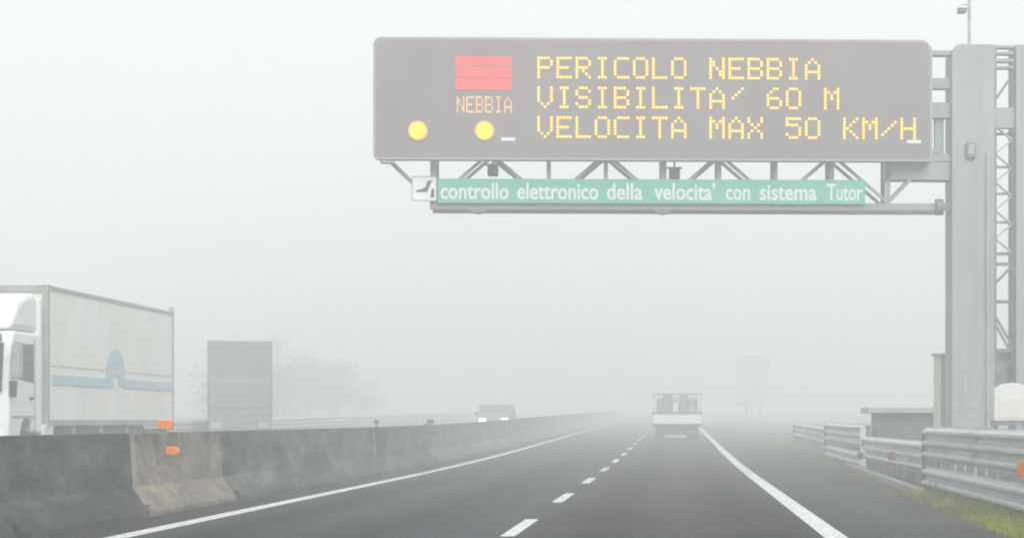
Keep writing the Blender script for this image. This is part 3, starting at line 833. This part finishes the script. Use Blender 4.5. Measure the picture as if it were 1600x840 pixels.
# cab
cabp = [(-2.78, 0.40), (-2.84, 0.95), (-2.80, 1.60), (-2.62, 2.78), (-2.40, 2.98), (-0.52, 2.98), (-0.52, 0.95), (-1.0, 0.95), (-1.08, 1.12), (-1.30, 1.22), (-1.60, 1.22), (-1.82, 1.12), (-1.95, 0.85), (-1.98, 0.40)]
cab = MB().prism(cabp, -2.48, -0.06, 'x').build('cab', M['cab'], t, bevel=0.07, seg=3)
fair = MB().prism([(-2.46, 3.00), (-2.28, 3.26), (-1.75, 3.60), (-1.15, 3.76), (-0.60, 3.80), (-0.42, 3.70), (-0.42, 3.00)], -2.42, -0.12, 'x').build('roof_fairing', M['cab'], t, bevel=0.13, seg=4)
MB().prism([(-0.50, 0.95), (-0.20, 0.95), (-0.20, 3.62), (-0.34, 3.70), (-0.41, 3.70), (-0.41, 2.99), (-0.50, 2.99)], -0.24, -0.07, 'x').build('side_fairing', M['cab'], t, bevel=0.03)
gl = MB().prism([(-2.835, 1.78), (-2.825, 1.76), (-2.665, 2.72), (-2.675, 2.73)], -2.38, -0.20, 'x'); gl.build('windscreen', M['glass'], t)
MB().box(-2.30, -0.25, -2.90, -2.60, 2.76, 2.92).build('sun_visor', M['glass'], t, bevel=0.03)
MB().prism([(-2.50, 2.05), (-0.96, 1.96), (-0.96, 2.74), (-2.42, 2.74)], -0.066, -0.052, 'x').build('side_window', M['glass'], t)
door = MB().prism([(-2.62, 1.25), (-0.90, 1.25), (-0.90, 1.30), (-2.60, 1.30)], -0.064, -0.050, 'x').prism([(-0.90, 1.00), (-0.85, 1.00), (-0.85, 2.85), (-0.90, 2.85)], -0.064, -0.050, 'x')
door.build('door_seam', M['frame'], t)
MB().box(-0.07, -0.03, -1.25, -1.03, 1.62, 1.68).build('door_handle', M['black'], t)
mi = MB().prism([(-2.98, 2.02), (-2.72, 2.02), (-2.70, 2.70), (-2.96, 2.70)], 0.02, 0.20, 'x').build('mirror', mat('mirror_shell', (0.30, 0.34, 0.37), 0.4, var=0.25, scale=4), t, bevel=0.04, seg=3)
MB().prism([(-2.80, 1.70), (-2.70, 1.66), (-2.62, 1.98), (-2.84, 1.98)], -0.05, 0.06, 'x').build('mirror_arm', M['black'], t)
MB().box(-2.46, -0.08, -2.99, -2.72, 0.35, 0.88).build('bumper', M['cab'], t, bevel=0.05)
for xx in (-2.15, -0.40): MB().box(xx-0.22, xx+0.22, -3.0, -2.86, 0.58, 0.78).build('headlight', M['galv'], t, bevel=0.02)
MB().box(-1.95, -0.60, -2.862, -2.835, 1.05, 1.55).build('grille', M['black'], t)
# shaded gap parts: exhaust stack and coil hoses behind the cab
MB().cyl((-0.55, -0.12, 1.1), (-0.55, -0.12, 3.3), 0.06, 10).build('exhaust', M['galv_dark'], t)

# second oncoming lorry, a grey silhouette
HY = 99.0
t = thing('lorry', 'grey box lorry seen front on as a dim block in the fog', 'lorry', (-17.34, HY, rz(HY)), R(10))
hw2 = 1.27
MB().box(-hw2, hw2, 0.0, 7.6, 1.05, 4.18).build('box_body', M['grey_box'], t, bevel=0.03)
MB().prism([(-1.75, 0.45), (-1.82, 1.3), (-1.55, 2.55), (-1.35, 2.72), (-0.06, 2.72), (-0.06, 0.45)], -1.18, 1.18, 'x').build('cab', M['grey_box'], t, bevel=0.08, seg=3)
MB().prism([(-1.825, 1.55), (-1.81, 1.52), (-1.60, 2.46), (-1.62, 2.47)], -1.08, 1.08, 'x').build('windscreen', M['dull_glass'], t)
MB().box(-1.20, 1.20, -1.95, -1.70, 0.4, 1.16).build('bumper', M['grey_box'], t, bevel=0.05)
for xx in (-0.9, 0.9): MB().box(xx-0.2, xx+0.2, -1.97, -1.9, 0.75, 0.95).build('headlight', M['galv'], t)
MB().box(-0.5, 0.5, -1.5, 7.4, 0.6, 1.04).build('chassis', M['chassis'], t)
for yy in (-0.9, 5.6):
    for sgn in (-1, 1): wheel(t, sgn*1.0, yy, 0.48, 0.48, 0.28, M['galv_dark'], sgn)

# flatbed lorry ahead in the same lane, seen from behind
FY = 108.0
t = thing('flatbed_lorry', 'small open flatbed lorry with white tailgate and load rack driving ahead', 'lorry', (0.0, FY, rz(FY)))
zz = lambda py: at(0, py, FY).z - rz(FY)
zt0, zt1, zr = zz(661.5), zz(645.5), zz(617)
MB().box(-1.02, 1.02, 0.0, 0.05, zt0, zt1).build('tailgate', M['white'], t, bevel=0.01)
for sgn in (-1, 1):
    MB().box(sgn*1.03-0.025, sgn*1.03+0.025, 0.055, 3.4, zt0, zt1).build('side_board', M['white'], t, bevel=0.01)
    MB().box(sgn*1.05-0.03, sgn*1.05+0.03, 0.02, 0.08, zt1+0.004, zr).build('rack_post', M['white'], t)
    MB().box(sgn*1.05-0.03, sgn*1.05+0.03, 3.42, 3.48, zt0, zr).build('rack_post', M['galv_dark'], t)
    MB().box(sgn*1.05-0.03, sgn*1.05+0.03, 0.084, 3.416, zr-0.06, zr-0.004).build('rack_rail', M['truss'], t)
MB().box(-1.08, 1.08, 0.02, 0.08, zr, zr+0.10).build('rack_rail', M['truss'], t)
MB().box(-1.10, 1.10, -0.02, -0.003, zt1-0.02, zt1+0.08).build('rack_rail', M['galv_dark'], t)
MB().box(-1.0, 1.0, 0.055, 3.4, zt0+0.0, zt0+0.04).build('bed_floor', M['frame'], t)
MB().box(-1.05, 1.05, 0.0, 3.5, zt0-0.14, zt0-0.005).build('bed_frame', M['chassis'], t)
MB().box(-0.45, 0.45, 0.1, 5.4, 0.45, zt0-0.145).build('chassis', M['chassis'], t)
MB().box(-0.92, 0.92, 0.02, 0.12, 0.36, 0.58).build('bumper', M['chassis'], t, bevel=0.02)
MB().box(-0.55, 0.40, -0.002, 0.018, 0.22, 0.36).build('number_plate', M['galv'], t)
for sgn in (-1, 1): MB().box(sgn*0.78-0.14, sgn*0.78+0.14, -0.01, 0.018, 0.42, 0.54).build('tail_lamp', M['taillight'], t)
MB().box(-0.90, 0.90, 0.5, 0.56, 0.12, 0.70).build('mudflap', M['rubber'], t)
for yy in (1.0, 4.6):
    for sgn in (-1, 1): wheel(t, sgn*0.80, yy, 0.34, 0.34, 0.26, M['galv_dark'], sgn)
MB().prism([(3.6, 0.5), (5.5, 0.5), (5.6, 1.05), (5.0, 1.30), (4.55, 2.0), (3.75, 2.02), (3.6, 1.9)], -0.92, 0.92, 'x').build('cab', M['grey_truck'], t, bevel=0.07, seg=3)
MB().box(-0.6, 0.6, 3.585, 3.598, 1.35, 1.78).build('rear_window', M['glass'], t)
# its load
def load(name, x0, x1, y0, y1, h, m, lab, cat):
    o = thing(name, lab, cat, ((x0+x1)/2, FY+(y0+y1)/2, rz(FY)+zt0+0.042), 0, 'load on the flatbed lorry')
    w2, d2 = (x1-x0)/2, (y1-y0)/2
    MB().box(-w2, w2, -d2, d2, 0.0, h).build('body', m, o, bevel=0.03)
    MB().box(-w2-0.02, w2+0.02, -d2-0.02, d2+0.02, h+0.002, h+0.05).build('lid', m, o)
load('crate', -0.62, -0.22, 0.4, 1.2, 1.20, M['brown'], 'tall brownish crate on the flatbed, left of the pale one', 'crate')
load('crate', -0.18, 0.06, 0.3, 0.9, 0.86, M['white'], 'narrow pale crate in the middle of the flatbed load', 'crate')
load('crate', 0.12, 0.47, 0.5, 1.4, 1.15, M['mauve'], 'mauve crate on the flatbed beside the narrow pale one', 'crate')
load('crate', 0.49, 0.80, 0.3, 1.1, 0.78, M['frame'], 'low grey crate at the right side of the flatbed load', 'crate')

# oncoming car with its headlights on
KY = 128.0
kx = at(771, 0, KY).x
t = thing('car', 'oncoming car with headlights on, half hidden behind the median barrier', 'car', (kx, KY, rz(KY)))
MB().prism([(0.0, 0.35), (-0.02, 0.80), (0.15, 1.0), (1.0, 1.14), (1.75, 1.62), (2.2, 1.70), (3.3, 1.68), (4.1, 1.25), (4.4, 1.1), (4.4, 0.35)], -0.88, 0.88, 'x').build('body', M['grey_truck'], t, bevel=0.09, seg=3)
MB().prism([(1.06, 1.18), (1.08, 1.165), (1.74, 1.60), (1.72, 1.612)], -0.72, 0.72, 'x').build('windscreen', M['dull_glass'], t)
for sgn in (-1, 1):
    MB().box(sgn*0.58-0.17, sgn*0.58+0.17, -0.05, 0.12, 0.74, 0.96).build('headlight', M['headlight'], t, bevel=0.03)
    MB().box(sgn*0.98-0.09, sgn*0.98+0.09, 1.25, 1.40, 1.12, 1.28).build('mirror', M['black'], t, bevel=0.03)
    for yy in (0.85, 3.5): wheel(t, sgn*0.78, yy, 0.32, 0.32, 0.2, M['galv'], sgn)
MB().box(-0.5, 0.5, -0.035, -0.022, 0.5, 0.7).build('grille', M['black'], t)

# tall sign on posts at the right verge, almost lost in the fog
QY = 215.0
qx = at(1177, 0, QY).x
t = thing('roadside_sign', 'tall pale sign on two posts at the right verge, almost lost in fog', 'sign', (qx, QY, rz(QY)))
qz = lambda py: at(0, py, QY).z - rz(QY)
qw = 26/F*QY
MB().box(-qw, qw, -0.04, 0.0, qz(633), qz(556)).build('panel', M['signface'], t)
fr = MB()
for zz_ in (qz(556)-0.12, qz(572), qz(633)): fr.box(-qw-0.02, qw+0.02, -0.07, -0.042, zz_, zz_+0.14)
fr.build('frame', M['galv'], t)
for xx in (-0.6, 0.6): MB().cyl((xx, 0.1, -0.3), (xx, 0.1, qz(558)), 0.09, 10).build('post', M['galv'], t)

# trees beyond the far verge
def tree(x, y, h, spread, lab, seed):
    r_ = random.Random(seed)
    t = thing('tree', lab, 'tree', (x, y, rz(y)), 0, 'trees beyond the far verge')
    tr = MB()
    tr.cyl((0,0,-0.2), (0.05, 0.03, h*0.45), 0.14, 9, 0.08)
    tips = []
    for k in range(9):
        a = r_.uniform(0, 6.28); zz0 = h*r_.uniform(0.22, 0.45)
        tip = Vector((math.cos(a)*spread*r_.uniform(.4, .8), math.sin(a)*spread*r_.uniform(.4, .8), h*r_.uniform(0.3, 0.92)))
        tr.cyl((0.03, 0.02, zz0), tip, 0.06, 6, 0.015); tips.append(tip)
    tr.build('trunk', M['bark'], t)
    lf = MB()
    for tip in tips + [Vector((0, 0, h*0.9))]:
        for c in range(3):
            cc = tip + Vector((r_.gauss(0, .7), r_.gauss(0, .7), r_.gauss(0, .8)))
            for q_ in range(150):
                p = cc + Vector((r_.gauss(0, .6), r_.gauss(0, .6), r_.gauss(0, .55)))
                if p.z < 0.3: continue
                s_ = r_.uniform(.09, .18)
                u = Vector((r_.gauss(0, 1), r_.gauss(0, 1), r_.gauss(0, 1))).normalized(); w_ = u.orthogonal().normalized()
                lf.add([p-u*s_, p+w_*s_*.6, p+u*s_, p-w_*s_*.6], [(0, 1, 2, 3)])
    lf.build('crown', M['leaf'], t)
tree(-37.5, 214.0, 5.6, 4.2, 'tallest dim bushy tree, just right of the grey box lorry', 1)
tree(-38.5, 236.0, 6.2, 4.8, 'broad dim tree, second from the grey box lorry in the row', 2)
tree(-37.0, 250.0, 5.6, 4.6, 'third dim tree from the grey box lorry, over the middle of the far rail', 3)
tree(-35.5, 262.0, 5.2, 4.6, 'faintest tree, farthest right in the dim row beyond the rail', 4)

# ------------------------------------------------------------------ verge grass
def blades(name, m, spots, seed):
    r_ = random.Random(seed); mb = MB(); vs = []; fs = []
    for (x0, x1, y0, y1, n, hmin, hmax, clump) in spots:
        cents = [(r_.uniform(x0, x1), r_.uniform(y0, y1)) for _ in range(max(1, n//clump))]
        for (cx_, cy_) in cents:
            hh = r_.uniform(hmin, hmax)
            for _ in range(clump):
                x = cx_ + r_.gauss(0, .07); y = cy_ + r_.gauss(0, .12)
                if x < road_edge(y) - 0.05 + r_.uniform(0, .12): continue
                a = r_.uniform(0, 6.28); h = hh*r_.uniform(.5, 1.1); w_ = r_.uniform(.006, .014)
                d = Vector((math.cos(a), math.sin(a), 0)); l = Vector((r_.gauss(0, .5), r_.gauss(0, .5), 0))*h
                b = Vector((x, y, rz(y)-.015))
                o = len(vs)
                vs += [b-d*w_, b+d*w_, b+l*.45+Vector((0,0,h*.6))+d*w_*.7, b+l*.45+Vector((0,0,h*.6))-d*w_*.7, b+l+Vector((0,0,h))]
                fs += [(o, o+1, o+2, o+3), (o+3, o+2, o+4)]
    mb.add(vs, fs)
    return tag(mb.build(name, m), kind='stuff')
blades('grass', M['grass'], [(3.55, 4.8, 24, 32, 26000, .03, .10, 70), (3.75, 4.9, 32, 38, 6000, .03, .09, 50), (3.8, 5.0, 32, 41, 2600, .05, .12, 22), (4.1, 6.5, 50, 70, 2600, .06, .16, 24), (4.3, 9, 70, 125, 6000, .08, .2, 26), (4.7, 9, 24, 45, 3000, .08, .25, 26)], 11)
blades('grass', M['grass'], [(3.7, 4.9, 24, 42, 260, .10, .24, 7)], 13)
blades('grass', M['grass_dry'], [(3.40, 4.5, 24, 42, 4600, .03, .10, 30), (3.6, 4.8, 24, 42, 160, .12, .28, 4), (4.0, 4.9, 42, 66, 1800, .04, .12, 20), (4.2, 8, 66, 120, 2500, .06, .2, 22)], 12)
